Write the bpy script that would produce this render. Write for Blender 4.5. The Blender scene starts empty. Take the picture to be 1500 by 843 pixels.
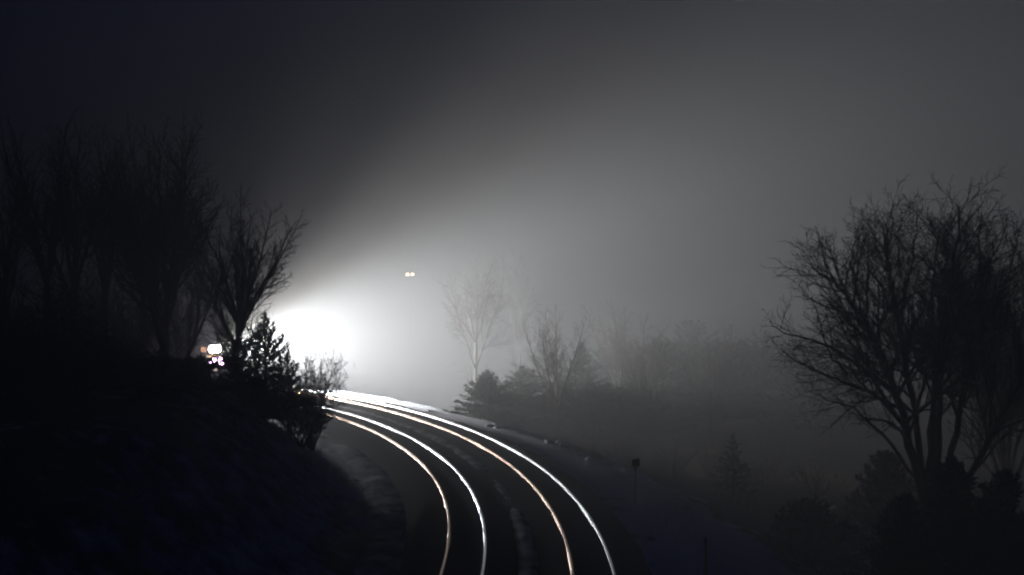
import bpy, math, random
import numpy as np
from mathutils import Vector, Matrix

S = bpy.context.scene
COL = S.collection
rad = math.radians

# ------------------------------------------------------------------ camera
CAM_H, FPX, HOR = 10.5, 1484.0, 397.0
cam = bpy.data.cameras.new('camera')
cam.sensor_width = 36.0
cam.lens = 36.0 * FPX / 1500.0
cam.clip_start, cam.clip_end = 0.1, 6000
camo = bpy.data.objects.new('camera', cam)
COL.objects.link(camo)
camo.location = (0, 0, CAM_H)
camo.rotation_euler = (rad(90) - math.atan((421.5 - HOR) / FPX), 0, 0)
S.camera = camo

# ------------------------------------------------------------------ sky (late dusk)
world = bpy.data.worlds.new('World')
S.world = world
world.use_nodes = True
wn = world.node_tree.nodes
wl = world.node_tree.links
sky = wn.new('ShaderNodeTexSky')
sky.sky_type = 'NISHITA'
sky.sun_disc = False
sky.sun_elevation = rad(-1.5)
sky.sun_rotation = rad(200)
sky.air_density, sky.dust_density, sky.ozone_density = 1.0, 0.5, 1.0
tint = wn.new('ShaderNodeVectorMath'); tint.operation = 'MULTIPLY'
tint.inputs[1].default_value = (0.20, 0.62, 2.7)      # deep blue hour
bg = wn['Background']
bg.inputs['Strength'].default_value = 0.15
wl.new(sky.outputs[0], tint.inputs[0])
wl.new(tint.outputs[0], bg.inputs['Color'])

# ------------------------------------------------------------------ exposure, sampling
S.view_settings.view_transform = 'Standard'
S.view_settings.look = 'None'
S.view_settings.exposure = 0.0
S.view_settings.gamma = 1.0
S.view_settings.use_curve_mapping = False
cy = S.cycles
cy.use_denoising = True
cy.volume_bounces = 1
cy.max_bounces = 4
cy.diffuse_bounces = 0
cy.glossy_bounces = 2
cy.transparent_max_bounces = 8
cy.sample_clamp_indirect = 4.0
cy.filter_width = 2.2
cy.use_adaptive_sampling = False

HEAD_W, SPILL_W, WIDE_W, DITCH_W = 1120000.0, 440000.0, 45000.0, 31000.0
BEAM, SPILL, WIDE = (72, 1.0, 33, 4.0), (84, 1.0, 26, 11.0), (124, 1.0, 26, 16.0)   # spot size, blend, yaw, pitch
HAZE_D, HAZE_G = 0.0138, 0.35
LAMP_COL, SPILL_COL = (0.96, 0.985, 1.0), (1.0, 0.955, 0.885)

# ------------------------------------------------------------------ helpers
def tag(o, label=None, cat=None, group=None, kind=None):
    if label: o['label'] = label
    if cat: o['category'] = cat
    if group: o['group'] = group
    if kind: o['kind'] = kind
    return o

def empty(name, loc, rz=0.0):
    o = bpy.data.objects.new(name, None)
    o.empty_display_size = 0.3
    COL.objects.link(o)
    o.location = loc
    o.rotation_euler = (0, 0, rz)
    return o

def link_mesh(name, verts, faces, mat, parent=None, smooth=False):
    me = bpy.data.meshes.new(name)
    me.from_pydata([tuple(v) for v in verts], [], faces)
    me.update()
    if smooth:
        me.polygons.foreach_set('use_smooth', [True] * len(me.polygons))
    if mat: me.materials.append(mat)
    o = bpy.data.objects.new(name, me)
    COL.objects.link(o)
    if parent: o.parent = parent
    return o

class MB:
    """collects boxes, tubes, lathes into one mesh"""
    def __init__(s): s.v, s.f = [], []
    def add(s, verts, faces):
        b = len(s.v)
        s.v += [tuple(v) for v in verts]
        s.f += [tuple(i + b for i in f) for f in faces]
    def box(s, x0, x1, y0, y1, z0, z1, bev=0.0):
        if bev <= 0:
            s.add([(x0,y0,z0),(x1,y0,z0),(x1,y1,z0),(x0,y1,z0),(x0,y0,z1),(x1,y0,z1),(x1,y1,z1),(x0,y1,z1)],
                  [(3,2,1,0),(4,5,6,7),(0,1,5,4),(1,2,6,5),(2,3,7,6),(3,0,4,7)])
            return
        b = bev
        rings = [(z0, b), (z0 + b, 0), (z1 - b, 0), (z1, b)]
        vs, fs = [], []
        for z, i in rings:
            c = b if i == 0 else b * 1.0
            xa, xb, ya, yb = x0 + i, x1 - i, y0 + i, y1 - i
            vs += [(xa + c, ya, z), (xb - c, ya, z), (xb, ya + c, z), (xb, yb - c, z),
                   (xb - c, yb, z), (xa + c, yb, z), (xa, yb - c, z), (xa, ya + c, z)]
        for r in range(3):
            for k in range(8):
                fs.append((r*8+k, r*8+(k+1)%8, (r+1)*8+(k+1)%8, (r+1)*8+k))
        fs.append(tuple(range(7, -1, -1))); fs.append(tuple(range(24, 32)))
        s.add(vs, fs)
    def prism(s, prof, y0, y1):
        """profile in x,z extruded along y"""
        n = len(prof)
        vs = [(x, y0, z) for x, z in prof] + [(x, y1, z) for x, z in prof]
        fs = [tuple(range(n)), tuple(range(2*n-1, n-1, -1))]
        fs += [(i, (i+1) % n + 0, (i+1) % n + n, i + n)[::-1] for i in range(n)]
        s.add(vs, fs)
    def tube(s, pts, radii, k=6, cap=True):
        pts = np.asarray(pts, float)
        n = len(pts)
        b = len(s.v)
        t = np.gradient(pts, axis=0)
        t /= np.linalg.norm(t, axis=1)[:, None] + 1e-9
        ref = np.array([0.3, 0.9, 0.2]) if abs(t[0][2]) > 0.8 else np.array([0, 0, 1.0])
        u = np.cross(t, ref); u /= np.linalg.norm(u, axis=1)[:, None] + 1e-9
        w = np.cross(t, u)
        a = np.arange(k) * 2 * math.pi / k
        rr = np.asarray(radii, float)[:, None, None]
        ring = pts[:, None, :] + rr * (np.cos(a)[None, :, None] * u[:, None, :] + np.sin(a)[None, :, None] * w[:, None, :])
        s.v += [tuple(p) for p in ring.reshape(-1, 3)]
        for i in range(n - 1):
            for j in range(k):
                j2 = (j + 1) % k
                s.f.append((b+i*k+j, b+i*k+j2, b+(i+1)*k+j2, b+(i+1)*k+j))
        if cap and k > 3:
            s.f.append(tuple(b + j for j in range(k-1, -1, -1)))
            s.f.append(tuple(b + (n-1)*k + j for j in range(k)))
    def build(s, name, mat, parent=None, smooth=False):
        return link_mesh(name, s.v, s.f, mat, parent, smooth)

# --- value noise for terrain and lumps
_rng = np.random.default_rng(7)
_LAT = _rng.random((256, 256))
def vnoise(x, y):
    x = np.asarray(x, float); y = np.asarray(y, float)
    xi, yi = np.floor(x).astype(int), np.floor(y).astype(int)
    fx, fy = x - xi, y - yi
    fx = fx*fx*(3-2*fx); fy = fy*fy*(3-2*fy)
    g = lambda a, b: _LAT[a % 256, b % 256]
    return ((g(xi,yi)*(1-fx)+g(xi+1,yi)*fx)*(1-fy) + (g(xi,yi+1)*(1-fx)+g(xi+1,yi+1)*fx)*fy)
def fbm(x, y, o=4):
    t, a, n = 0, 0.5, 0
    for i in range(o):
        t = t + a * vnoise(np.asarray(x) * 2**i + 13*i, np.asarray(y) * 2**i + 7*i); n += a; a *= 0.5
    return t / n

# --- the curve of the line: concentric arcs
CX, CY, R0, GA, GAP = -71.12, 36.99, 68.68, 1.435, 3.14
RAIL_R = [R0, R0 + GA, R0 + GA + GAP, R0 + 2*GA + GAP]
TRACK_R = [R0 + GA/2, R0 + GA*1.5 + GAP]
A0, A1 = rad(-42), rad(112)
def arc(r, a, z=0.0): return (CX + r*math.cos(a), CY + r*math.sin(a), z)
def rho(x, y): return np.hypot(np.asarray(x) - CX, np.asarray(y) - CY) - R0

def height(x, y):
    """ground height: cutting bank inside the curve, low field outside"""
    x = np.asarray(x, float); y = np.asarray(y, float)
    p = rho(x, y)
    n1 = fbm(x*0.11 + 40, y*0.11 + 40) - 0.5
    n2 = fbm(x*0.5 + 9, y*0.5 + 3) - 0.5
    n3 = fbm(x*0.02 + 5, y*0.02 + 11, 3) - 0.5
    left = np.interp(-p, [0, 2, 4.3, 7, 11, 16, 24, 40, 70], [-0.45, -0.75, -0.7, 1.2, 4.4, 5.6, 6.6, 7.0, 7.0])
    wl_ = np.clip((-p - 3) / 6, 0, 1)
    right = np.interp(p, [0, 6.0, 8.0, 10.3, 12.0, 16, 20, 40, 120, 700], [-0.45, -0.45, -0.5, -0.65, -1.3, -2.6, -2.9, -3.4, -4, 8])
    wr = np.clip((p - 8.6) / 4, 0, 1)
    z = np.where(p < 3, left + wl_*(n1*1.6 + n2*0.7), right + wr*(n1*1.2 + n2*0.5 + n3*3*np.clip((p-25)/40, 0, 1)))
    return z
def gz(x, y): return float(height(np.array([x]), np.array([y]))[0])
def spot_at(px, depth): return ((px - 750) / FPX * depth, depth)
def zrow(py, depth): return CAM_H - (py - HOR) / FPX * depth

# ------------------------------------------------------------------ materials
def new_mat(name):
    m = bpy.data.materials.new(name); m.use_nodes = True
    return m, m.node_tree.nodes, m.node_tree.links, m.node_tree.nodes['Principled BSDF']
def noise_mat(name, c1, c2, scale, rough=0.85, bump=0.0, bscale=None, metal=0.0, detail=5, spec=0.3, bdist=0.05):
    m, n, l, b = new_mat(name)
    tc = n.new('ShaderNodeTexCoord')
    nz = n.new('ShaderNodeTexNoise'); nz.inputs['Scale'].default_value = scale; nz.inputs['Detail'].default_value = detail
    cr = n.new('ShaderNodeValToRGB')
    cr.color_ramp.elements[0].position = 0.35; cr.color_ramp.elements[1].position = 0.65
    cr.color_ramp.elements[0].color = (*c1, 1); cr.color_ramp.elements[1].color = (*c2, 1)
    l.new(tc.outputs['Object'], nz.inputs['Vector']); l.new(nz.outputs['Fac'], cr.inputs['Fac'])
    l.new(cr.outputs['Color'], b.inputs['Base Color'])
    b.inputs['Roughness'].default_value = rough; b.inputs['Metallic'].default_value = metal
    b.inputs['Specular IOR Level'].default_value = spec
    if bump:
        nb = n.new('ShaderNodeTexNoise'); nb.inputs['Scale'].default_value = bscale or scale*4; nb.inputs['Detail'].default_value = 6
        bp = n.new('ShaderNodeBump'); bp.inputs['Strength'].default_value = bump; bp.inputs['Distance'].default_value = bdist
        l.new(tc.outputs['Object'], nb.inputs['Vector']); l.new(nb.outputs['Fac'], bp.inputs['Height']); l.new(bp.outputs['Normal'], b.inputs['Normal'])
    return m
def emit_mat(name, col, strength):
    m, n, l, b = new_mat(name)
    b.inputs['Base Color'].default_value = (0.6, 0.6, 0.6, 1)
    b.inputs['Emission Color'].default_value = (*col, 1)
    b.inputs['Emission Strength'].default_value = strength
    # faint unevenness of the lamp glass
    tc = n.new('ShaderNodeTexCoord'); nz = n.new('ShaderNodeTexNoise'); nz.inputs['Scale'].default_value = 30
    mr = n.new('ShaderNodeMapRange'); mr.inputs['To Min'].default_value = 0.08; mr.inputs['To Max'].default_value = 0.2
    l.new(tc.outputs['Object'], nz.inputs['Vector']); l.new(nz.outputs['Fac'], mr.inputs['Value']); l.new(mr.outputs[0], b.inputs['Roughness'])
    return m

M = {}
M['bark'] = noise_mat('bark', (0.018, 0.015, 0.013), (0.042, 0.036, 0.031), 6, 0.95, 0.5, 25, spec=0.1)
M['twig'] = noise_mat('twig', (0.016, 0.013, 0.011), (0.03, 0.024, 0.02), 3, 0.95, spec=0.1)
M['needle'] = noise_mat('needle', (0.009, 0.014, 0.009), (0.018, 0.026, 0.016), 2.5, 0.9, spec=0.1)
M['brush'] = noise_mat('brush', (0.035, 0.027, 0.018), (0.06, 0.045, 0.03), 2.5, 0.95, spec=0.1)
M['glow_tint_twig'] = noise_mat('glow_tint_twig', (0.20, 0.09, 0.045), (0.32, 0.16, 0.08), 3, 0.8, spec=0.2)  # orange lamp glow on the twigs put into their base colour
M['ballast'] = noise_mat('ballast', (0.012, 0.0115, 0.011), (0.04, 0.038, 0.036), 14, 0.95, 1.0, 22, spec=0.05, bdist=0.06)
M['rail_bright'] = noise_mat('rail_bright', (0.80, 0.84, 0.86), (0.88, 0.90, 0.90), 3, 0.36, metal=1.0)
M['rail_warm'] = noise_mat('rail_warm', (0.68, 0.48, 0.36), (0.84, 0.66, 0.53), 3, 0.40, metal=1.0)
M['sleeper'] = noise_mat('sleeper', (0.02, 0.017, 0.014), (0.045, 0.038, 0.032), 9, 0.95, 0.5, 30, spec=0.05)
M['snow'] = noise_mat('snow', (0.62, 0.65, 0.72), (0.8, 0.82, 0.86), 2.2, 0.8, 0.6, 7, spec=0.2, bdist=0.1)
M['dirty_snow'] = noise_mat('dirty_snow', (0.05, 0.047, 0.048), (0.55, 0.52, 0.53), 1.1, 0.85, 0.7, 9, spec=0.15, bdist=0.08)
M['dark_metal'] = noise_mat('dark_metal', (0.025, 0.025, 0.027), (0.05, 0.05, 0.052), 5, 0.6, metal=0.4)
M['loco_paint'] = noise_mat('loco_paint', (0.05, 0.06, 0.09), (0.08, 0.09, 0.12), 2, 0.45)
M['loco_trim'] = noise_mat('loco_trim', (0.45, 0.28, 0.05), (0.55, 0.36, 0.08), 2, 0.5)
M['steel'] = noise_mat('steel', (0.09, 0.085, 0.08), (0.16, 0.15, 0.14), 6, 0.6, metal=0.6)
M['glass'] = noise_mat('glass', (0.02, 0.025, 0.03), (0.03, 0.035, 0.04), 2, 0.1, spec=0.6)
M['sign_back'] = noise_mat('sign_back', (0.05, 0.048, 0.045), (0.09, 0.085, 0.08), 6, 0.6)
M['post'] = noise_mat('post', (0.03, 0.026, 0.022), (0.055, 0.05, 0.045), 8, 0.9, 0.3)
M['head_lamp'] = emit_mat('head_lamp', (1.0, 0.97, 0.93), 160)
M['halo_glow'] = emit_mat('halo_glow', (1.0, 0.50, 0.25), 2.2)  # glow added for the orange halo round the train lamps
M['ditch_lamp'] = emit_mat('ditch_lamp', (0.75, 0.36, 1.0), 110)  # violet lens fringe put into the emission colour
M['amber_lamp'] = emit_mat('amber_lamp', (1.0, 0.74, 0.38), 22)

def ground_mat():
    m, n, l, b = new_mat('ground')
    at = n.new('ShaderNodeAttribute'); at.attribute_name = 'snow_and_shade'
    tc = n.new('ShaderNodeTexCoord')
    nz = n.new('ShaderNodeTexNoise'); nz.inputs['Scale'].default_value = 0.9; nz.inputs['Detail'].default_value = 8; nz.inputs['Roughness'].default_value = 0.65
    l.new(tc.outputs['Object'], nz.inputs['Vector'])
    ad = n.new('ShaderNodeMath'); ad.operation = 'ADD'
    l.new(at.outputs['Fac'], ad.inputs[0]); l.new(nz.outputs['Fac'], ad.inputs[1])
    mr = n.new('ShaderNodeMapRange'); mr.inputs['From Min'].default_value = 0.9; mr.inputs['From Max'].default_value = 1.12
    l.new(ad.outputs[0], mr.inputs['Value'])
    n2 = n.new('ShaderNodeTexNoise'); n2.inputs['Scale'].default_value = 5; n2.inputs['Detail'].default_value = 6
    l.new(tc.outputs['Object'], n2.inputs['Vector'])
    earth = n.new('ShaderNodeValToRGB')
    earth.color_ramp.elements[0].color = (0.018, 0.015, 0.011, 1); earth.color_ramp.elements[1].color = (0.06, 0.048, 0.032, 1)
    snow = n.new('ShaderNodeValToRGB')
    snow.color_ramp.elements[0].color = (0.45, 0.48, 0.56, 1); snow.color_ramp.elements[1].color = (0.74, 0.76, 0.82, 1)
    l.new(n2.outputs['Fac'], earth.inputs['Fac']); l.new(n2.outputs['Fac'], snow.inputs['Fac'])
    mx = n.new('ShaderNodeMix'); mx.data_type = 'RGBA'
    l.new(mr.outputs[0], mx.inputs['Factor']); l.new(earth.outputs[0], mx.inputs['A']); l.new(snow.outputs[0], mx.inputs['B'])
    l.new(mx.outputs['Result'], b.inputs['Base Color'])
    b.inputs['Roughness'].default_value = 0.9; b.inputs['Specular IOR Level'].default_value = 0.1
    bp = n.new('ShaderNodeBump'); bp.inputs['Strength'].default_value = 0.7; bp.inputs['Distance'].default_value = 0.12
    l.new(n2.outputs['Fac'], bp.inputs['Height']); l.new(bp.outputs['Normal'], b.inputs['Normal'])
    return m
M['ground'] = ground_mat()

# ------------------------------------------------------------------ ground: one sheet
def spaced(lo, hi, step, far):
    a = list(np.arange(lo, hi + 1e-6, step))
    s, v = step, hi
    while v < far: s *= 1.22; v += s; a.append(v)
    s, v = step, lo
    while v > -far: s *= 1.22; v -= s; a.insert(0, v)
    return np.array(a)
gx = spaced(-62, 58, 0.55, 560); gy = spaced(-6, 112, 0.55, 560)
X, Y = np.meshgrid(gx, gy)
Z = height(X, Y)
nx, ny = len(gx), len(gy)
gv = np.stack([X.ravel(), Y.ravel(), Z.ravel()], 1)
gf = [(j*nx+i, j*nx+i+1, (j+1)*nx+i+1, (j+1)*nx+i) for j in range(ny-1) for i in range(nx-1)]
ground = link_mesh('ground', gv, gf, M['ground'], smooth=True)
P = rho(X, Y).ravel()
big = fbm(X.ravel()*0.07 + 3, Y.ravel()*0.07 + 8)
cover = np.interp(P, [-40, -14, -9, -5, -3, -1, 6.3, 7.4, 8.6, 12.5, 18, 200],
                     [0.30, 0.34, 0.48, 0.55, 0.40, 0.2, 0.25, 0.62, 0.74, 0.66, 0.16, -0.05]) + (big - 0.5) * 0.4  # low field cover past the shoulder paints unlit darkness into the ground
at = ground.data.attributes.new('snow_and_shade', 'FLOAT', 'POINT')
at.data.foreach_set('value', cover.astype(np.float32))
tag(ground, kind='structure')

# ------------------------------------------------------------------ ballast bed and snow ridges swept along the curve
def sweep(name, prof, mat, a0=A0, a1=A1, step=0.5, jit=None, smooth=True):
    """profile points (offset from inner rail, z); jit(a_index, k, rho, z) -> (rho, z)"""
    n = int((a1 - a0) * R0 / step)
    k = len(prof); vs = []
    for i in range(n + 1):
        a = a0 + (a1 - a0) * i / n
        for q, (p, z) in enumerate(prof):
            if jit: p, z = jit(a * R0, q, p, z)
            vs.append(arc(R0 + p, a, z))
    fs = [(i*k+j, i*k+j+1, (i+1)*k+j+1, (i+1)*k+j) for i in range(n) for j in range(k-1)]
    return link_mesh(name, vs, fs, mat, smooth=smooth)
W = 2*GA + GAP
def ballast_jit(s, q, p, z):
    e = float(fbm(s*0.35, q*3.1 + 2, 3)) - 0.5
    return p + (e*0.5 if q in (0, 1, 9, 10) else 0), z + e*0.09
bed = sweep('ballast_bed', [(-2.1, -0.85), (-0.95, -0.17), (-0.4, -0.13), (0.7, -0.14), (1.9, -0.13), (W/2, -0.2),
                            (W-1.9, -0.13), (W-0.7, -0.14), (W+0.4, -0.13), (W+0.95, -0.17), (W+2.3, -0.9)], M['ballast'], jit=ballast_jit)
tag(bed, kind='structure')
def ridge(name, c, w, h, base, seed, mat, thr=0.36, a0=A0, a1=A1, rough=0.0):
    def jit(s, q, p, z):
        m = float(fbm(s*0.22 + seed, 3.3 + seed, 4)); m2 = float(fbm(s*0.9 + seed, q*1.7, 3))
        amp = max(0.0, min(1.0, (m - thr) * 4.5))
        off = p - c
        return c + off*(0.35 + 0.9*amp) + (m2-0.5)*0.22, base - 0.07 + z*amp*(0.55 + 0.9*m2) + (float(fbm(s*2.6 + seed, q*2.3 + 5, 2)) - 0.5)*rough*amp
    prof = [(c - w/2, 0), (c - w*0.32, h*0.55), (c - w*0.1, h*0.95), (c + w*0.12, h), (c + w*0.33, h*0.6), (c + w/2, 0)]
    o = sweep(name, prof, mat, jit=jit, step=0.22, a0=a0, a1=a1)
    tag(o, kind='structure')
    return o
ridge('snow_ridge', W/2, 0.8, 0.13, -0.17, 4, M['dirty_snow'], thr=0.28)
ridge('snow_ridge', -2.6, 1.9, 0.2, -0.72, 21, M['dirty_snow'], thr=0.30, rough=0.1)

# ------------------------------------------------------------------ the two tracks
RAIL_PROF = [(-0.068, -0.165), (-0.068, -0.150), (-0.012, -0.125), (-0.012, -0.045), (-0.046, -0.036), (-0.049, -0.017), (-0.041, -0.006),
             (-0.022, -0.001), (0.0, 0.0), (0.022, -0.001), (0.041, -0.006), (0.049, -0.017), (0.046, -0.036), (0.012, -0.045), (0.012, -0.125), (0.068, -0.150), (0.068, -0.165)]
def make_rail(r, mat, parent, label):
    n = 420; k = len(RAIL_PROF); vs = []
    for i in range(n + 1):
        a = A0 + (A1 - A0) * i / n
        # slight wander of worn line
        wob = (float(vnoise(a*R0*0.12 + r, 5.0)) - 0.5) * 0.005
        for p, z in RAIL_PROF:
            x, y, zz = arc(r + p + wob, a, z)
            vs.append((x - CX, y - CY, zz))
    fs = [(i*k+j, i*k+(j+1) % k, (i+1)*k+(j+1) % k, (i+1)*k+j) for i in range(n) for j in range(k)]
    o = link_mesh('rail', vs, fs, mat, parent, smooth=True)
    o['label'] = label
    return o
slp = MB(); slp.box(-1.3, 1.3, -0.12, 0.12, -0.2, 0.0, 0.015)
sl_mesh = None
for ti, (r, lab) in enumerate(zip(TRACK_R, ['inner railway track on the curve, nearer the dark wooded bank',
                                            'outer railway track on the curve, nearer the snowy shoulder and sign post'])):
    t = empty('railway_track', (CX, CY, 0))
    tag(t, lab, 'railway track', 'railway tracks round the curve')
    make_rail(RAIL_R[ti*2], M['rail_warm'], t, 'shiny rail with a warm copper gleam')
    make_rail(RAIL_R[ti*2+1], M['rail_bright'], t, 'brightly gleaming silver white rail')
    st = 0.62 / r
    angs = list(np.arange(A0 + 0.02, A1 - 0.02, st))
    vis0 = min(range(len(angs)), key=lambda i: abs(angs[i] - rad(-6)))
    near = set(range(vis0, vis0 + 96))
    rest = MB()
    for i, a in enumerate(angs):
        ja = a + random.Random(i + 991*ti).uniform(-0.0008, 0.0008)
        zz = -0.163
        if i in near:
            if sl_mesh is None:
                o = slp.build('sleeper', M['sleeper'], t); sl_mesh = o.data
            else:
                o = bpy.data.objects.new('sleeper', sl_mesh); COL.objects.link(o); o.parent = t
            o.location = (r*math.cos(ja), r*math.sin(ja), zz); o.rotation_euler = (0, 0, ja)
        else:
            c, s_ = math.cos(ja), math.sin(ja)
            rest.add([((r+x)*c - y*s_, (r+x)*s_ + y*c, z + zz) for x, y, z in slp.v], slp.f)
    ro = rest.build('sleepers', M['sleeper'], t)
    ro['kind'] = 'stuff'

# ------------------------------------------------------------------ bare trees
def wander(p, d, length, n, rng, bend, up):
    """a wandering polyline"""
    pts = [np.array(p, float)]
    d = np.array(d, float); d /= np.linalg.norm(d)
    for i in range(n):
        d = d + rng.normal(0, bend, 3) + np.array([0, 0, up])
        d /= np.linalg.norm(d)
        pts.append(pts[-1] + d * length / n)
    return np.array(pts)
def sidedir(t, ang, rng, rot):
    t = t / np.linalg.norm(t)
    ref = np.array([0, 0, 1.0]) if abs(t[2]) < 0.9 else np.array([1.0, 0, 0])
    u = np.cross(t, ref); u /= np.linalg.norm(u); w = np.cross(t, u)
    return t*math.cos(ang) + (u*math.cos(rot) + w*math.sin(rot))*math.sin(ang)
def sprout(mbs, pts, rads, level, top, rng, dens, twig_r, up, spread, t0=0.2, lk=1.0):
    """children along a limb; mbs[0] takes the limbs, mbs[1] the fine branches"""
    L = np.sum(np.linalg.norm(np.diff(pts, axis=0), axis=1))
    n = max(2, int(L * dens[level]))
    rot = rng.uniform(0, 6.28)
    for i in range(n):
        t = t0 + (1 - t0) * (i + rng.uniform(0.1, 0.9)) / n
        f = t * (len(pts) - 1); k = min(int(f), len(pts) - 2); u = f - k
        p = pts[k]*(1-u) + pts[k+1]*u
        tr = (rads[k]*(1-u) + rads[k+1]*u)
        rot += 2.4 + rng.uniform(-0.6, 0.6)
        d = sidedir(pts[k+1]-pts[k], rng.uniform(*spread), rng, rot)
        ln = L * rng.uniform(0.26, 0.46) * (1.12 - 0.8*t)
        ln *= lk
        ln = max(ln, 0.28)
        r0 = max(twig_r, tr * rng.uniform(0.42, 0.62))
        ns = max(3, min(7, int(ln / 0.3)))
        bp = wander(p, d, ln, ns, rng, 0.13, up)
        br = np.linspace(r0, max(twig_r*0.75, r0*0.25), ns + 1)
        mbs[0 if r0 > 0.035 else 1].tube(bp, br, 5 if r0 > 0.03 else 3, cap=False)
        if level + 1 < top and ln > 0.4:
            sprout(mbs, bp, br, level + 1, top, rng, dens, twig_r, up, spread, 0.15, lk)
def bare_tree(label, group, x, y, top_z, seed, lean=(0, 0), fork=0.25, limbs=6, open_=0.45, rad0=0.2, dens=(2.3, 4.2, 5.5, 5), top=3, twig_r=0.009, up=0.06, name='bare_tree', base_z=None, shoots=4):
    rng = np.random.default_rng(seed)
    z0 = gz(x, y) - 0.15 if base_z is None else base_z
    H = top_z - z0
    root = empty(name, (x, y, z0))
    tag(root, label, 'tree', group)
    mt, mc = MB(), MB()
    fz = H * fork
    n = 6
    tp = np.array([[lean[0]*fz*(i/n)**1.4 + rng.normal(0, 0.03)*(i > 0), lean[1]*fz*(i/n)**1.4 + rng.normal(0, 0.03)*(i > 0), fz*i/n] for i in range(n+1)])
    tr = rad0 * np.linspace(1.0, 0.72, n+1); tr[0] *= 1.5; tr[1] *= 1.12
    mt.tube(tp, tr, 9)
    for i in range(limbs):
        a = 6.283 * (i + rng.uniform(0, 0.7)) / limbs
        op = open_ * (0.15 if i == 0 else rng.uniform(0.55, 1.2))
        d = np.array([math.cos(a)*op + lean[0], math.sin(a)*op + lean[1], 1.0])
        fr = 1 if i == 0 else rng.uniform(0.62, 1)
        k = n if i < 3 else rng.integers(n-2, n+1)
        ln = (H - tp[k][2]) * (0.93 if i == 0 else rng.uniform(0.68, 0.95))
        ns = 10
        pts = wander(tp[k], d, ln*1.03, ns, rng, 0.055, 0.035)
        r0 = rad0 * 0.70 * rng.uniform(0.55, 0.95)
        rr = np.linspace(r0, 0.016, ns+1)
        mt.tube(pts, rr, 6)
        sprout((mt, mc), pts, rr, 0, top, rng, dens, twig_r, up, (0.35, 0.8), 0.18)
    for i in range(shoots):   # low side shoots on the trunk
        t = rng.uniform(0.4, 0.97); p = tp[int(t*n)]
        d = sidedir(np.array([0, 0, 1.0]), rng.uniform(0.7, 1.1), rng, rng.uniform(0, 6.28))
        pts = wander(p, d, H*rng.uniform(0.12, 0.26), 5, rng, 0.12, 0.08); rr = np.linspace(0.035, 0.012, 6)
        mc.tube(pts, rr, 4); sprout((mc, mc), pts, rr, 1, top, rng, dens, twig_r, up, (0.4, 0.9), 0.2)
    mt.build('trunk', M['bark'], root, True)
    mc.build('crown', M['twig'], root)
    return root

# ------------------------------------------------------------------ conifers
def conifer(label, group, x, y, h, half, seed, name='conifer', ragged=0.25, dens=1.0, blade=0.16, up=0.25, skirt=0.06, cat='tree', shape=0.92):
    rng = np.random.default_rng(seed)
    z0 = gz(x, y) - 0.1
    root = empty(name, (x, y, z0)); tag(root, label, cat, group)
    mt, mc = MB(), MB()
    mt.tube([(0, 0, 0), (0.02, 0, h*0.5), (0, 0.02, h*0.985)], [0.028*h, 0.017*h, 0.008], 7)
    nb = int((46 + 9*h) * dens)
    for i in range(nb):
        t = skirt + (1 - skirt) * ((i + rng.random()) / nb) ** 1.15
        t = min(t, 0.985)
        L = half * ((1 - t) ** shape) * rng.uniform(1 - ragged, 1 + ragged) + 0.05
        a = i * 2.39996 + rng.uniform(-0.4, 0.4)
        d = np.array([math.cos(a), math.sin(a), -0.12 + up*t*1.6])
        ns = 5
        pts = wander((0, 0, h*t), d, L, ns, rng, 0.05, 0.04 + 0.06*up)
        mc.tube(pts, np.linspace(0.02 + 0.012*L, 0.006, ns+1), 3, cap=False)
        m = int(14 + 26*L)
        for q in range(m):
            f = (0.12 + 0.88*rng.random()**0.8) * ns; k = min(int(f), ns-1); u = f - k
            p = pts[k]*(1-u) + pts[k+1]*u
            tv = pts[k+1]-pts[k]; tv /= np.linalg.norm(tv)
            dd = sidedir(tv, rng.uniform(0.35, 1.0), rng, rng.uniform(0, 6.28)) + np.array([0, 0, 0.12*up])
            bl = blade * rng.uniform(0.6, 1.5) * (0.35 + 0.8*min(1, L))
            w = np.cross(dd, rng.normal(0, 1, 3)); w /= np.linalg.norm(w) + 1e-9
            w *= bl * 0.16
            b = len(mc.v)
            e = p + dd*bl; mid = p + dd*bl*0.45
            mc.v += [tuple(p), tuple(mid + w), tuple(e), tuple(mid - w)]
            mc.f.append((b, b+1, b+2, b+3))
    mt.build('trunk', M['bark'], root, True)
    mc.build('crown', M['needle'], root)
    return root

# ------------------------------------------------------------------ bare shrubs
def bare_shrub(label, group, x, y, h, half, seed, stems=16, dens=(2.2, 4, 5), name='bare_shrub', twig_r=0.008, mat='brush'):
    rng = np.random.default_rng(seed)
    z0 = gz(x, y) - 0.08
    root = empty(name, (x, y, z0)); tag(root, label, 'shrub', group)
    ms, mc = MB(), MB()
    for i in range(stems):
        a = 6.283*i/stems + rng.uniform(-0.3, 0.3); sp = half/h * rng.uniform(0.1, 1.25)
        pts = wander((0.15*math.cos(a), 0.15*math.sin(a), 0), (sp*math.cos(a), sp*math.sin(a), 1), h*rng.uniform(0.55, 1.0), 7, rng, 0.1, 0.02)
        rr = np.linspace(rng.uniform(0.018, 0.04), 0.009, 8)
        ms.tube(pts, rr, 4)
        sprout((ms, mc), pts, rr, 0, 2, rng, dens, twig_r, 0.05, (0.35, 0.9), 0.2)
    ms.build('stem', M['bark'], root)
    mc.build('crown', M[mat], root)
    return root

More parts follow.
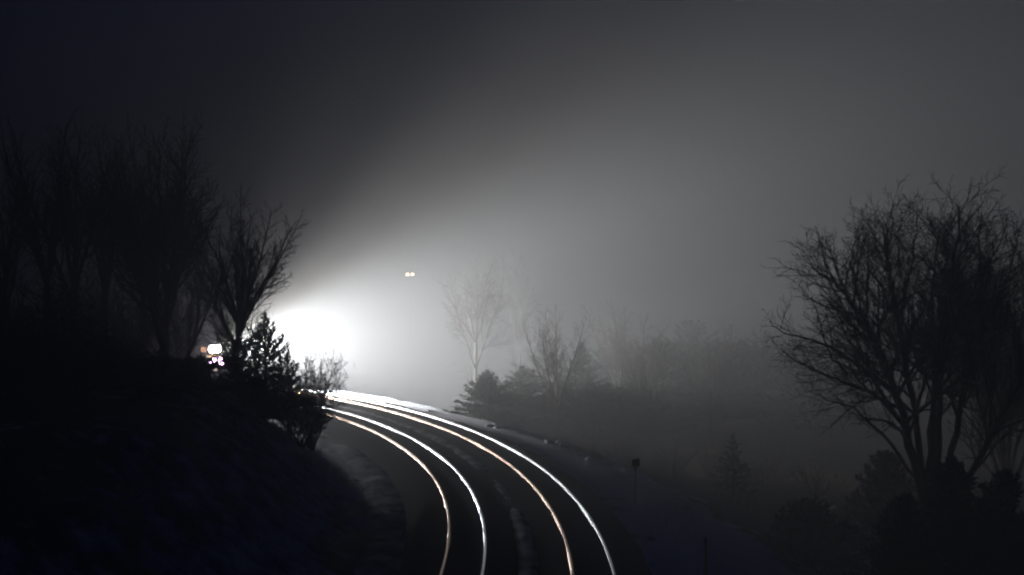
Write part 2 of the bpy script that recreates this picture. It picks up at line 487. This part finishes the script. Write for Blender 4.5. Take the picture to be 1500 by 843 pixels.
# --- the wooded bank inside the curve
GL = 'bare trees on the dark bank'
def left_tree(px, depth, top_py, label, seed, **k):
    k.setdefault('twig_r', 0.0115)
    x, y = spot_at(px, depth)
    return bare_tree(label, GL, x, y, zrow(top_py, depth), seed, **k)
left_tree(345, 57, 272, 'bare tree right of the train lamps, standing against the brightest fog', 11, fork=0.36, limbs=11, open_=0.68, rad0=0.22, lean=(0.03, 0), dens=(2.6, 4.6, 6, 5), shoots=9)
left_tree(238, 49, 168, 'tall bare tree with a broad fan of limbs just left of the train lamps', 12, fork=0.2, limbs=10, open_=0.42, rad0=0.30, lean=(0.05, 0), dens=(2.5, 4.4, 6, 5))
left_tree(264, 53, 330, 'slim bare tree leaning right over the glowing train lamps', 13, fork=0.25, limbs=6, open_=0.35, rad0=0.14, lean=(0.36, 0), dens=(2, 3.6, 5), shoots=7)
left_tree(208, 58, 190, 'bare tree with upright limbs behind the broad fan-shaped one', 14, fork=0.3, limbs=7, open_=0.30, rad0=0.2)
left_tree(152, 54, 185, 'bare tree with narrow crown, midway along the dark bank', 15, fork=0.3, limbs=6, open_=0.30, rad0=0.19)
left_tree(108, 51, 176, 'bare tree with dark trunk rising behind the left conifers', 16, fork=0.33, limbs=6, open_=0.32, rad0=0.22)
left_tree(70, 46, 168, 'tall bare tree near the left edge with a single straight trunk', 17, fork=0.36, limbs=6, open_=0.33, rad0=0.22)
left_tree(2, 47, 215, 'bare tree cut by the left edge of the view', 18, fork=0.25, limbs=6, open_=0.42, rad0=0.2)

GC = 'conifers on the dark bank'
def left_conifer(px, depth, top_py, half, label, seed, **k):
    x, y = spot_at(px, depth)
    return conifer(label, GC, x, y, zrow(top_py, depth) - gz(x, y), half, seed, **k)
left_conifer(388, 60, 456, 2.6, 'ragged spruce at the bank edge, black against the white glow', 31, ragged=0.5, up=0.75, dens=1.5, blade=0.2)
left_conifer(422, 61, 510, 1.9, 'low spruce at the foot of the bank beside the leafless shrub', 32, ragged=0.4, up=0.6, dens=1.5)
left_conifer(354, 54, 500, 2.0, 'short spruce on the crest just right of the train lamps', 33, ragged=0.45, up=0.6, dens=1.4)
left_conifer(306, 52, 562, 2.0, 'low spreading juniper on the crest right under the train lamps', 39, ragged=0.35, dens=2.2, name='juniper', shape=0.5)
left_conifer(270, 55, 532, 2.2, 'low black juniper on the crest left of the train lamps', 40, ragged=0.35, dens=2.2, name='juniper', shape=0.5)
left_conifer(375, 55, 560, 2.2, 'low black juniper on the slope below the ragged spruce', 43, ragged=0.35, dens=2.2, name='juniper', shape=0.5)
left_conifer(342, 53, 518, 0.7, 'narrow dark spruce squeezed between the train lamps and the short spruce', 45, ragged=0.4, up=0.5, dens=2.0)
left_conifer(92, 46, 412, 2.6, 'tallest of the black conifers by the left edge', 34, ragged=0.3, dens=1.2)
left_conifer(40, 43, 445, 2.6, 'broad black conifer in the left corner of the bank', 35, ragged=0.3, dens=1.2)
left_conifer(135, 45, 462, 2.4, 'black conifer on the slope right of the tallest one', 36, ragged=0.3, dens=1.2)
left_conifer(185, 47, 490, 2.2, 'small black conifer beneath the narrow-crowned bare tree', 37, ragged=0.3)
left_conifer(232, 48, 512, 2.0, 'squat conifer at the foot of the fan-shaped bare tree', 38, ragged=0.35)
x, y = spot_at(455, 58)
bare_shrub('leafless twiggy shrub at the end of the bank beside the rails', 'leafless shrubs', x, y, zrow(512, 58) - gz(x, y), 0.85, 48, stems=32, dens=(3.4, 6, 6), twig_r=0.013)
x, y = spot_at(440, 55)
bare_shrub('lower leafless shrub in front of the low spruce', 'leafless shrubs', x, y, 2.6, 1.5, 42, stems=18)

for px_, d_, h_, hf_, sd_, lab_ in [
        (18, 44, 5.0, 1.6, 131, 'tangle of bare saplings at the far left edge of the bank'),
        (62, 49, 5.5, 1.6, 132, 'tangle of bare saplings behind the tallest black conifer'),
        (122, 52, 5.5, 1.7, 133, 'tangle of bare saplings between the two leftmost conifers and the trunks'),
        (172, 51, 5.5, 1.7, 134, 'tangle of bare saplings under the narrow-crowned bare tree'),
        (212, 53, 5.0, 1.6, 135, 'tangle of bare saplings left of the fan-shaped bare tree'),
        (262, 56, 5.5, 1.4, 136, 'tangle of bare saplings right of the fan-shaped bare tree')]:
    x, y = spot_at(px_, d_)
    bare_shrub(lab_, 'bare sapling tangles on the bank', x, y, h_, hf_, sd_, stems=18, dens=(2.4, 4, 5), twig_r=0.011, name='sapling_tangle')
x, y = spot_at(322, 82)
bare_shrub('thin shrub right in front of the train lamps, orange lamp glow put into its colour', 'leafless shrubs', x, y, 4.3, 1.0, 47, stems=8, dens=(1.6, 3, 4), mat='glow_tint_twig')
x, y = spot_at(338, 60)
bare_shrub('tall dense thicket of twigs between the train lamps and the nearest trunk', 'leafless shrubs', x, y, zrow(440, 60) - gz(x, y), 0.7, 46, stems=26, dens=(3, 5, 5), twig_r=0.012)
x, y = spot_at(283, 84)
bare_shrub('twiggy shrub beside the train lamps, orange lamp glow put into its colour', 'leafless shrubs', x, y, 4.6, 1.3, 44, stems=18, mat='glow_tint_twig')
# --- trees in the lit fog beyond the line
GM = 'bare trees in the fog'
def fog_tree(px, depth, top_py, label, seed, **k):
    x, y = spot_at(px, depth)
    return bare_tree(label, GM, x, y, zrow(top_py, depth), seed, **k)
fog_tree(697, 90, 366, 'pale slender bare tree in the fog above the left fog conifer', 51, fork=0.46, limbs=7, open_=0.62, rad0=0.19, top=3, twig_r=0.012)
fog_tree(815, 80, 446, 'spreading bare tree in the fog with a low fan-shaped crown', 52, fork=0.3, limbs=7, open_=0.62, rad0=0.17, twig_r=0.012)
fog_tree(762, 104, 370, 'faintest bare tree in the fog between the slender and the spreading one', 53, fork=0.35, limbs=7, open_=0.45, rad0=0.2, twig_r=0.012)
fog_tree(905, 92, 440, 'bare tree fading into the fog behind the taller conifers', 54, fork=0.3, limbs=7, open_=0.5, rad0=0.18, twig_r=0.012)
GF = 'conifers in the fog'
def fog_conifer(px, depth, top_py, half, label, seed, **k):
    x, y = spot_at(px, depth)
    q = dict(dens=1.3, blade=0.24, ragged=0.45, up=0.45, skirt=0.02); q.update(k)
    return conifer(label, GF, x, y, zrow(top_py, depth) - gz(x, y), half, seed, **q)
for px_, d_, tp_, hf_, sd_, sh_, lab_ in [
        (714, 80, 540, 3.2, 61, .7, 'leftmost fog conifer, low and feathery, right beside the glow'),
        (766, 83, 534, 4.0, 62, .6, 'low fog conifer touching the feathery leftmost one'),
        (742, 86, 556, 3.4, 73, .6, 'low dark fog conifer filling the gap behind the two leftmost ones'),
        (818, 84, 552, 3.4, 74, .6, 'low dark fog conifer under the fan of the spreading bare tree'),
        (884, 81, 566, 3.4, 75, .6, 'low fog conifer in the murk left of the sign post'),
        (936, 83, 572, 3.6, 76, .6, 'low fog conifer in the murk straight behind the sign plate'),
        (852, 86, 500, 3.6, 63, .8, 'feathery fog conifer under the spreading bare tree'),
        (905, 95, 512, 5.0, 64, .6, 'faint broad conifer just left of and behind the square sign post'),
        (962, 90, 498, 4.6, 65, .7, 'faint conifer just right of and behind the square sign post'),
        (1010, 101, 470, 5.6, 66, .75, 'tallest faint conifer in the fog, right of the sign post'),
        (1066, 92, 505, 5.0, 67, .6, 'faint conifer behind the small dark conifer of the field'),
        (1118, 98, 486, 5.4, 68, .8, 'faint conifer below the lowest left limb of the large bare tree'),
        (1176, 90, 515, 4.8, 69, .7, 'faint conifer behind the juniper and the lower left limbs'),
        (1240, 96, 505, 5.2, 70, .7, 'faint conifer seen through the left half of the large bare tree')]:
    fine = dict(dens=2.8, blade=0.17, ragged=0.42, up=0.25) if px_ < 860 else {}
    if px_ < 860: sh_ = 0.95
    fog_conifer(px_, d_, tp_, hf_, lab_, sd_, shape=sh_, **fine)
fog_tree(948, 84, 462, 'bare tree in the dark fog directly above the square sign post', 55, fork=0.25, limbs=8, open_=0.6, rad0=0.16, twig_r=0.012)
fog_tree(1042, 86, 470, 'bare tree in the dark fog left of the lowest limb of the large tree', 56, fork=0.25, limbs=8, open_=0.6, rad0=0.16, twig_r=0.012)
for px_, d_, h_, hf_, sd_, lab_ in [
        (862, 70, 2.4, 2.2, 121, 'tangled leafless shrub behind the shoulder, left of the sign post'),
        (915, 66, 2.6, 2.3, 122, 'tangled leafless shrub behind the sign plate'),
        (985, 64, 2.8, 2.4, 123, 'tangled leafless shrub in the murk right of the sign plate'),
        (1040, 66, 2.6, 2.3, 124, 'tangled leafless shrub left of the small dark conifer'),
        (1120, 62, 2.6, 2.3, 125, 'tangled leafless shrub right of the small dark conifer'),
        (1195, 60, 2.6, 2.3, 126, 'tangled leafless shrub behind the rounded juniper')]:
    x, y = spot_at(px_, d_)
    bare_shrub(lab_, 'leafless shrubs', x, y, h_, hf_, sd_, stems=22, twig_r=0.012)
x, y = spot_at(1075, 57)
conifer('small dark conifer standing alone in the snowy field', None, x, y, zrow(632, 57) - gz(x, y), 1.5, 71, ragged=0.35, blade=0.17)
x, y = spot_at(1186, 45)
conifer('rounded dark juniper with one upright spike in the snowy field', None, x, y, zrow(733, 45) - gz(x, y), 2.0, 72, name='juniper', ragged=0.45, dens=2.8, blade=0.2, skirt=0.0, cat='shrub', shape=0.8, up=0.6)

# --- the large bare tree on the right
def big_tree():
    D = 40.0
    x0, y0 = spot_at(1352, D)
    z0 = gz(x0, y0) - 0.2
    root = empty('bare_tree', (x0, y0, z0))
    tag(root, 'large bare tree at the right with many upright limbs and a broad crown', 'tree', 'bare trees by the field')
    rng = np.random.default_rng(90)
    mt, mc = MB(), MB()
    def P3(px, py, dy): 
        d = D
        return np.array([(px-750)/FPX*d - x0, dy, zrow(py, d) - z0])
    limbs = [
        ([(1372,905,0),(1370,820,0),(1366,740,0),(1364,690,0)], .36),
        ([(1366,790,0),(1348,710,0),(1330,640,-.1),(1304,560,-.3),(1277,500,-.5),(1243,448,-.8),(1212,415,-1.0),(1178,395,-1.2)], .20),
        ([(1306,575,-.3),(1268,540,0),(1238,522,.3),(1205,503,.6),(1172,493,.8),(1150,486,1),(1136,474,1.1)], .075),
        ([(1290,530,-.4),(1265,480,.1),(1248,430,.5),(1232,385,.9),(1216,355,1.2)], .09),
        ([(1268,486,0),(1263,440,-.6),(1258,395,-1.0),(1256,350,-1.3)], .07),
        ([(1360,760,.1),(1350,640,.3),(1342,550,.6),(1328,460,.9),(1316,390,1.2),(1310,325,1.4)], .14),
        ([(1364,720,0),(1363,620,-.3),(1365,530,-.6),(1374,440,-.9),(1382,370,-1.1),(1385,305,-1.3)], .17),
        ([(1374,740,.1),(1384,640,.5),(1394,550,.9),(1407,470,1.3),(1414,400,1.6),(1412,335,1.8)], .14),
        ([(1376,760,0),(1402,650,.2),(1422,570,.4),(1440,490,.6),(1452,420,.8),(1450,350,1)], .14),
        ([(1378,770,-.1),(1424,670,-.6),(1458,590,-1),(1484,510,-1.4),(1498,430,-1.7),(1502,370,-1.9)], .13),
        ([(1380,790,0),(1434,700,.5),(1480,630,.9),(1520,560,1.2),(1545,490,1.5)], .11),
        ([(1346,705,0),(1305,645,.4),(1262,603,.8),(1232,592,1.1),(1196,578,1.4)], .07),
        ([(1322,622,-.1),(1285,585,-.6),(1252,560,-1),(1228,528,-1.3),(1212,490,-1.5)], .07),
        ([(1345,600,.3),(1320,520,-.2),(1300,440,-.7),(1289,380,-1.0),(1282,340,-1.1)], .09),
        ([(1364,580,-.4),(1348,480,-1),(1347,400,-1.4),(1349,335,-1.7)], .08),
        ([(1408,630,.3),(1412,520,-.3),(1428,430,-.9),(1434,350,-1.2)], .09),
        ([(1240,470,-.4),(1222,420,.2),(1214,380,.6),(1210,352,.9)], .05),
        ([(1262,440,.2),(1256,390,.7),(1268,345,1.1),(1276,318,1.3)], .05),
        ([(1330,470,.8),(1336,400,.2),(1338,345,-.3),(1334,308,-.6)], .06),
        ([(1400,520,.6),(1396,430,0),(1400,370,-.6),(1406,312,-.9)], .06),
        ([(1440,500,.4),(1468,430,0),(1476,370,-.5),(1480,330,-.8)], .06),
        ([(1230,545,-1),(1200,520,-1.4),(1172,440,-1.8),(1150,415,-2)], .045),
        ([(1440,640,-.8),(1452,560,-.2),(1474,480,.3),(1478,400,.7)], .08),
    ]
    for cps, r0 in limbs:
        cp = np.array([P3(*c) for c in cps])
        # resample with a little wander
        n = max(8, len(cp)*3)
        ts = np.linspace(0, len(cp)-1, n)
        pts = np.array([[np.interp(t, range(len(cp)), cp[:, c]) for c in range(3)] for t in ts])
        pts[1:] += rng.normal(0, 0.035, (n-1, 3))
        rr = r0 * np.linspace(1.1, 0.16, n)
        if r0 > .3: rr = np.linspace(0.46, 0.26, n)
        mt.tube(pts, rr, 8)
        if r0 < .3: sprout((mt, mc), pts, rr, 0, 3, rng, (2.5, 4.4, 6), 0.0085, 0.05, (0.45, 1.0), 0.25, 1.22)
    mt.build('trunk', M['bark'], root, True)
    mc.build('crown', M['twig'], root)
big_tree()
x, y = spot_at(1478, 52)
bare_tree('second bare tree at the right edge, behind the large one', 'bare trees by the field', x, y, zrow(330, 52), 91, fork=0.2, limbs=8, open_=0.4, rad0=0.2)
GJ = 'evergreens under the large bare tree'
for px, d, tp, hf, sd, lab in [(1330, 36, 722, 1.7, 81, 'low black evergreen at the foot of the large bare tree'),
                               (1398, 36, 668, 2.0, 82, 'tallest black evergreen among the trunks of the large tree'),
                               (1474, 35, 690, 2.2, 83, 'black evergreen cut by the right edge of the view'),
                               (1300, 50, 662, 1.9, 84, 'dim evergreen behind the reddish snow clumps')]:
    x, y = spot_at(px, d)
    conifer(lab, GJ, x, y, zrow(tp, d) - gz(x, y), hf, sd, name='evergreen', dens=2.4, ragged=0.5, blade=0.24, skirt=0.0, shape=0.72, up=0.7)
for px, d, h, hf, sd, lab in [(1235, 43, 1.5, 1.2, 85, 'thin leafless shrub between the juniper and the large tree'),
                              (1270, 52, 2.0, 1.6, 86, 'leafless shrub in the snow below the low left limb')]:
    x, y = spot_at(px, d)
    bare_shrub(lab, 'leafless shrubs', x, y, h, hf, sd, stems=14)

# ------------------------------------------------------------------ snow clumps: small heaps left on shoulder and field
def clumps():
    mb = MB(); rng = np.random.default_rng(5)
    def lump(x, y, r, h):
        z = gz(x, y) - 0.05; k, m = 9, 4; vs = []
        for i in range(m):
            f = i / m
            for j in range(k):
                a = 6.283*j/k; q = r * math.cos(f*1.5) * (1 + rng.uniform(-0.3, 0.3))
                vs.append((x + q*math.cos(a), y + q*math.sin(a)*0.8, z + h*math.sin(f*1.5)*(1 + rng.uniform(-0.2, 0.2))))
        vs.append((x, y, z + h))
        fs = [(i*k+j, i*k+(j+1) % k, (i+1)*k+(j+1) % k, (i+1)*k+j) for i in range(m-1) for j in range(k)]
        fs += [((m-1)*k+j, (m-1)*k+(j+1) % k, m*k) for j in range(k)]
        mb.add(vs, fs)
    for px, d in [(612, 79), (624, 79), (724, 72), (732, 71.5), (806, 66), (815, 65), (822, 64.7), (852, 62.5), (858, 62), (866, 61), (875, 60), (882, 59.3), (903, 57.5), (912, 56.6)]:
        x, y = spot_at(px, d)
        for q in range(3):
            lump(x + rng.normal(0, 0.3), y + rng.normal(0, 0.35), rng.uniform(0.15, 0.4), rng.uniform(0.1, 0.3))
    for q in range(110):
        x, y = spot_at(rng.uniform(1215, 1330), rng.uniform(40, 56))
        lump(x, y, rng.uniform(0.08, 0.25), rng.uniform(0.08, 0.26))
    o = mb.build('snow_clumps', M['snow'], None, True)
    tag(o, 'small heaps of snow catching the headlight along the shoulder and field', 'snow', kind='stuff')
clumps()

# ------------------------------------------------------------------ dry grass on bank and field
def dry_grass():
    rng = np.random.default_rng(15); mb = MB()
    n = 0
    while n < 9000:
        x, y = rng.uniform(-42, 42), rng.uniform(16, 84)
        p = float(rho(x, y))
        if -3.6 < p < 9.3: continue
        if float(fbm(x*0.16 + 2, y*0.16 + 5, 3)) < (0.44 if p < 0 else 0.56): continue
        z = gz(x, y) - 0.03; n += 1
        h = rng.uniform(0.25, 0.8); a = rng.uniform(0, 6.28); l = rng.uniform(0, 0.5)*h; w = 0.012
        b = len(mb.v)
        mb.v += [(x - w*math.sin(a), y + w*math.cos(a), z), (x + w*math.sin(a), y - w*math.cos(a), z), (x + l*math.cos(a), y + l*math.sin(a), z + h)]
        mb.f.append((b, b+1, b+2))
    o = mb.build('dry_grass', M['brush'])
    tag(o, 'dry grass stalks poking through the snow on bank and field', 'grass', kind='stuff')
dry_grass()

# ------------------------------------------------------------------ trackside posts
x, y = spot_at(931, 47.6)
z = gz(x, y)
t = empty('sign_post', (x, y, z - 0.05), rad(20))
tag(t, 'thin trackside post with a small square dark sign plate on the snowy shoulder', 'sign')
b = MB(); b.box(-0.045, 0.045, -0.03, 0.03, -0.2, zrow(673, 47.6) - z - 0.02, 0.01); b.build('post', M['post'], t)
zz = zrow(673, 47.6) - z + 0.05
b = MB(); b.box(-0.22, 0.22, -0.062, -0.034, zz - 0.36, zz, 0.012); b.build('sign_plate', M['sign_back'], t)
b = MB()
for q in (-0.1, -0.27): b.tube([(0, -0.075, zz + q), (0, -0.058, zz + q)], [0.015, 0.015], 6)
b.build('bolt', M['steel'], t)
x, y = spot_at(1034, 36.5)
z = gz(x, y); h = zrow(789, 36.5) - z
b = MB(); b.tube([(0, 0, -0.2), (0.005, 0, h*0.5), (0, 0, h - 0.02), (0, 0, h)], [0.075, 0.07, 0.066, 0.05], 10)
o = b.build('marker_post', M['post']); o.location = (x, y, z)
tag(o, 'plain short dark post at the bottom edge, right of the outer track', 'post')

# --- far twin lamps seen small above the glow
D = 150.0
x, y = spot_at(600.5, D); z = gz(x, y); lz = zrow(401.5, D)
t = empty('lamp_post', (x, y, z - 0.05))
tag(t, 'slim distant lamp post with two small warm lamps glowing in the fog', 'street lamp')
b = MB(); b.tube([(0, 0.12, -0.1), (0, 0.12, lz - z - 1), (0, 0.12, lz - z + 0.25)], [0.03, 0.026, 0.02], 8); b.build('pole', M['steel'], t)
b = MB(); b.tube([(-0.55, 0.12, lz - z + 0.22), (0.55, 0.12, lz - z + 0.22)], [0.025, 0.025], 6); b.build('cross_arm', M['steel'], t)
for sx in (-0.36, 0.36):
    b = MB(); b.box(sx-0.26, sx+0.26, -0.08, 0.16, lz - z + 0.13, lz - z + 0.2, 0.02); hd = b.build('lamp_head', M['dark_metal'], t)
    b = MB(); b.box(sx-0.22, sx+0.22, -0.07, 0.08, lz - z - 0.2, lz - z + 0.128, 0.03); b.build('lamp_glass', M['amber_lamp'], hd)

# ------------------------------------------------------------------ the locomotive (front end faces +x in its own space)
def locomotive():
    r = TRACK_R[0]
    ua = -0.2945
    # front point on the inner track seen at the column of the lamps
    best = min((abs(((CX + r*math.cos(a)) / (CY + r*math.sin(a))) - ua), a) for a in np.linspace(rad(40), rad(75), 3000))[1]
    L = 19.0
    half = L / 2
    am = best + math.asin(half / r) * 1.0                   # angle of the middle of the body
    c = Vector(arc(r * math.cos(math.asin(min(0.99, half*0.66 / r))), am, 0.0))
    fwd = Vector((math.sin(am), -math.cos(am), 0))
    ang = math.atan2(fwd.y, fwd.x)
    t = empty('locomotive', c, ang)
    tag(t, 'oncoming diesel locomotive behind the trees, headlight and two ditch lights on', 'train')
    b = MB(); b.box(-half, half, -1.5, 1.5, 1.05, 1.42, 0.05); b.build('underframe', M['steel'], t)
    b = MB(); b.box(-half+0.9, 4.3, -0.95, 0.95, 1.424, 4.1, 0.12)
    for q in range(9): b.box(-half+1.6+q*1.3, -half+2.3+q*1.3, -0.985, 0.985, 2.2, 3.6, 0.02)
    b.build('long_hood', M['loco_paint'], t)
    b = MB(); b.prism([(4.304, 1.424), (7.0, 1.424), (7.0, 3.25), (6.75, 4.25), (6.3, 4.5), (4.6, 4.5), (4.304, 4.3)], -1.48, 1.48)
    cab = b.build('cab', M['loco_paint'], t)
    b = MB()
    for s in (-1, 1):
        b.prism([(6.985, 3.36), (7.005, 3.36), (6.79, 4.16), (6.77, 4.16)], s*0.75-0.5, s*0.75+0.5)
    b.build('windscreen', M['glass'], cab)
    for s in (-1, 1):
        b = MB(); b.box(5.0, 6.3, s*1.49-0.012, s*1.49+0.012, 3.1, 3.9); b.build('side_window', M['glass'], cab)
    b = MB(); b.prism([(7.004, 1.424), (9.2, 1.424), (9.2, 2.75), (8.95, 3.1), (7.004, 3.24)], -0.95, 0.95); b.build('nose', M['loco_trim'], t)
    b = MB(); b.prism([(half+0.004, 0.18), (half+0.45, 0.15), (half+0.12, 1.3), (half+0.004, 1.35)], -1.4, 1.4); b.build('pilot', M['dark_metal'], t)
    # headlight housing on the nose top, twin lamps side by side
    b = MB(); b.box(8.3, 9.22, -0.85, 0.85, 3.06, 3.94, 0.06); hs_ = b.build('headlight_housing', M['dark_metal'], t)
    for s in (-1, 1):
        b = MB(); b.tube([(9.222, s*0.36, 3.5), (9.32, s*0.36, 3.5), (9.42, s*0.36, 3.5), (9.47, s*0.36, 3.5)], [0.35, 0.34, 0.26, 0.12], 16)  # lenses oversized, the lamp bloom is built into their size
        b.build('headlight', M['head_lamp'], hs_)
        b = MB(); b.box(8.4, 9.1, s*0.87-0.015, s*0.87+0.015, 3.25, 3.7, 0.01); b.build('halo_board', M['halo_glow'], hs_)  # orange glowing side plates added to make the lamp halo
    for s in (-1, 1):
        b = MB(); b.box(half-0.35, half-0.02, s*0.5-0.34, s*0.5+0.34, 2.02, 2.78, 0.05); b.box(half-0.28, half-0.1, s*0.5-0.08, s*0.5+0.08, 1.42, 2.02, 0.01)
        d = b.build('ditch_light', M['dark_metal'], t)
        b = MB(); b.tube([(half-0.018, s*0.5, 2.4), (half+0.08, s*0.5, 2.4), (half+0.17, s*0.5, 2.4), (half+0.21, s*0.5, 2.4)], [0.36, 0.35, 0.27, 0.12], 16); b.build('lamp_lens', M['ditch_lamp'], d)
    b = MB(); b.box(-2.6, 2.6, -1.25, 1.25, 0.35, 1.04, 0.2); b.build('fuel_tank', M['dark_metal'], t)
    for xx in (-6.0, 6.0):
        b = MB()
        for s in (-1, 1): b.box(xx-2.1, xx+2.1, s*1.0-0.08, s*1.0+0.08, 0.45, 0.85, 0.03)
        b.box(xx-0.3, xx+0.3, -0.9, 0.9, 0.5, 1.04)
        tr = b.build('truck_frame', M['dark_metal'], t)
        for q in (-1.6, 0, 1.6):
            b = MB()
            for s in (-1, 1): b.tube([(xx+q, s*0.66, 0.5), (xx+q, s*0.80, 0.5)], [0.5, 0.5], 20)
            b.tube([(xx+q, -0.66, 0.5), (xx+q, 0.66, 0.5)], [0.09, 0.09], 8)
            b.build('wheelset', M['steel'], tr)
    b = MB()
    for s in (-1, 1):
        b.tube([(-half+0.2, s*1.42, 2.45), (4.2, s*1.42, 2.45)], [0.02, 0.02], 5)
        for q in range(8): b.tube([(-half+0.3+q*1.9, s*1.42, 1.42), (-half+0.3+q*1.9, s*1.42, 2.45)], [0.02, 0.02], 5)
    for yy in (-1.3, -0.6, 0.6, 1.3): b.tube([(half-0.1, yy, 1.42), (half-0.1, yy, 2.5 if abs(yy) < 1 else 1.9)], [0.02, 0.02], 5)
    b.build('handrail', M['loco_trim'], t)
    b = MB(); b.box(-1.2, -0.4, -0.3, 0.3, 4.1, 4.4, 0.05); b.build('exhaust', M['dark_metal'], t)
    # the lamps' light; the widest spot is added to soften the beam's edge
    def lamp(nm, lx, ly, lz_, w, size, blend, yaw, pitch, rad_, col):
        ld = bpy.data.lights.new(nm, 'SPOT'); ld.energy = w; ld.spot_size = rad(size); ld.spot_blend = blend
        ld.shadow_soft_size = rad_; ld.color = col
        lo = bpy.data.objects.new(nm, ld); COL.objects.link(lo); lo.parent = t
        lo.location = (lx, ly, lz_)
        d = Vector((math.cos(rad(yaw))*math.cos(rad(pitch)), math.sin(rad(yaw))*math.cos(rad(pitch)), math.sin(rad(pitch))))
        lo.rotation_euler = d.to_track_quat('-Z', 'Y').to_euler()
    lamp('headlight_beam', 9.6, 0.3, 3.5, HEAD_W, *BEAM, 0.2, LAMP_COL)
    lamp('headlight_spill', 9.6, -0.3, 3.5, SPILL_W, *SPILL, 0.2, SPILL_COL)
    lamp('soft_edge_spot', 9.6, 0.0, 3.7, WIDE_W, *WIDE, 0.2, SPILL_COL)
    for s in (-1, 1):
        lamp('ditch_beam', half+0.4, s*0.5, 2.4, DITCH_W, 80, 1.0, -12 + s*4, 0.0, 0.2, LAMP_COL)
locomotive()

# ------------------------------------------------------------------ the fog
def haze():
    m = bpy.data.materials.new('haze'); m.use_nodes = True
    n, l = m.node_tree.nodes, m.node_tree.links
    for q in list(n):
        if q.type != 'OUTPUT_MATERIAL': n.remove(q)
    pv = n.new('ShaderNodeVolumePrincipled')
    pv.inputs['Color'].default_value = (0.36, 0.366, 0.376, 1)
    pv.inputs['Density'].default_value = HAZE_D
    pv.inputs['Anisotropy'].default_value = HAZE_G
    l.new(pv.outputs[0], n['Material Output'].inputs['Volume'])
    b = MB(); b.box(-760, 760, -760, 760, -14, 80)
    o = b.build('haze', m)
    tag(o, kind='stuff')
haze()
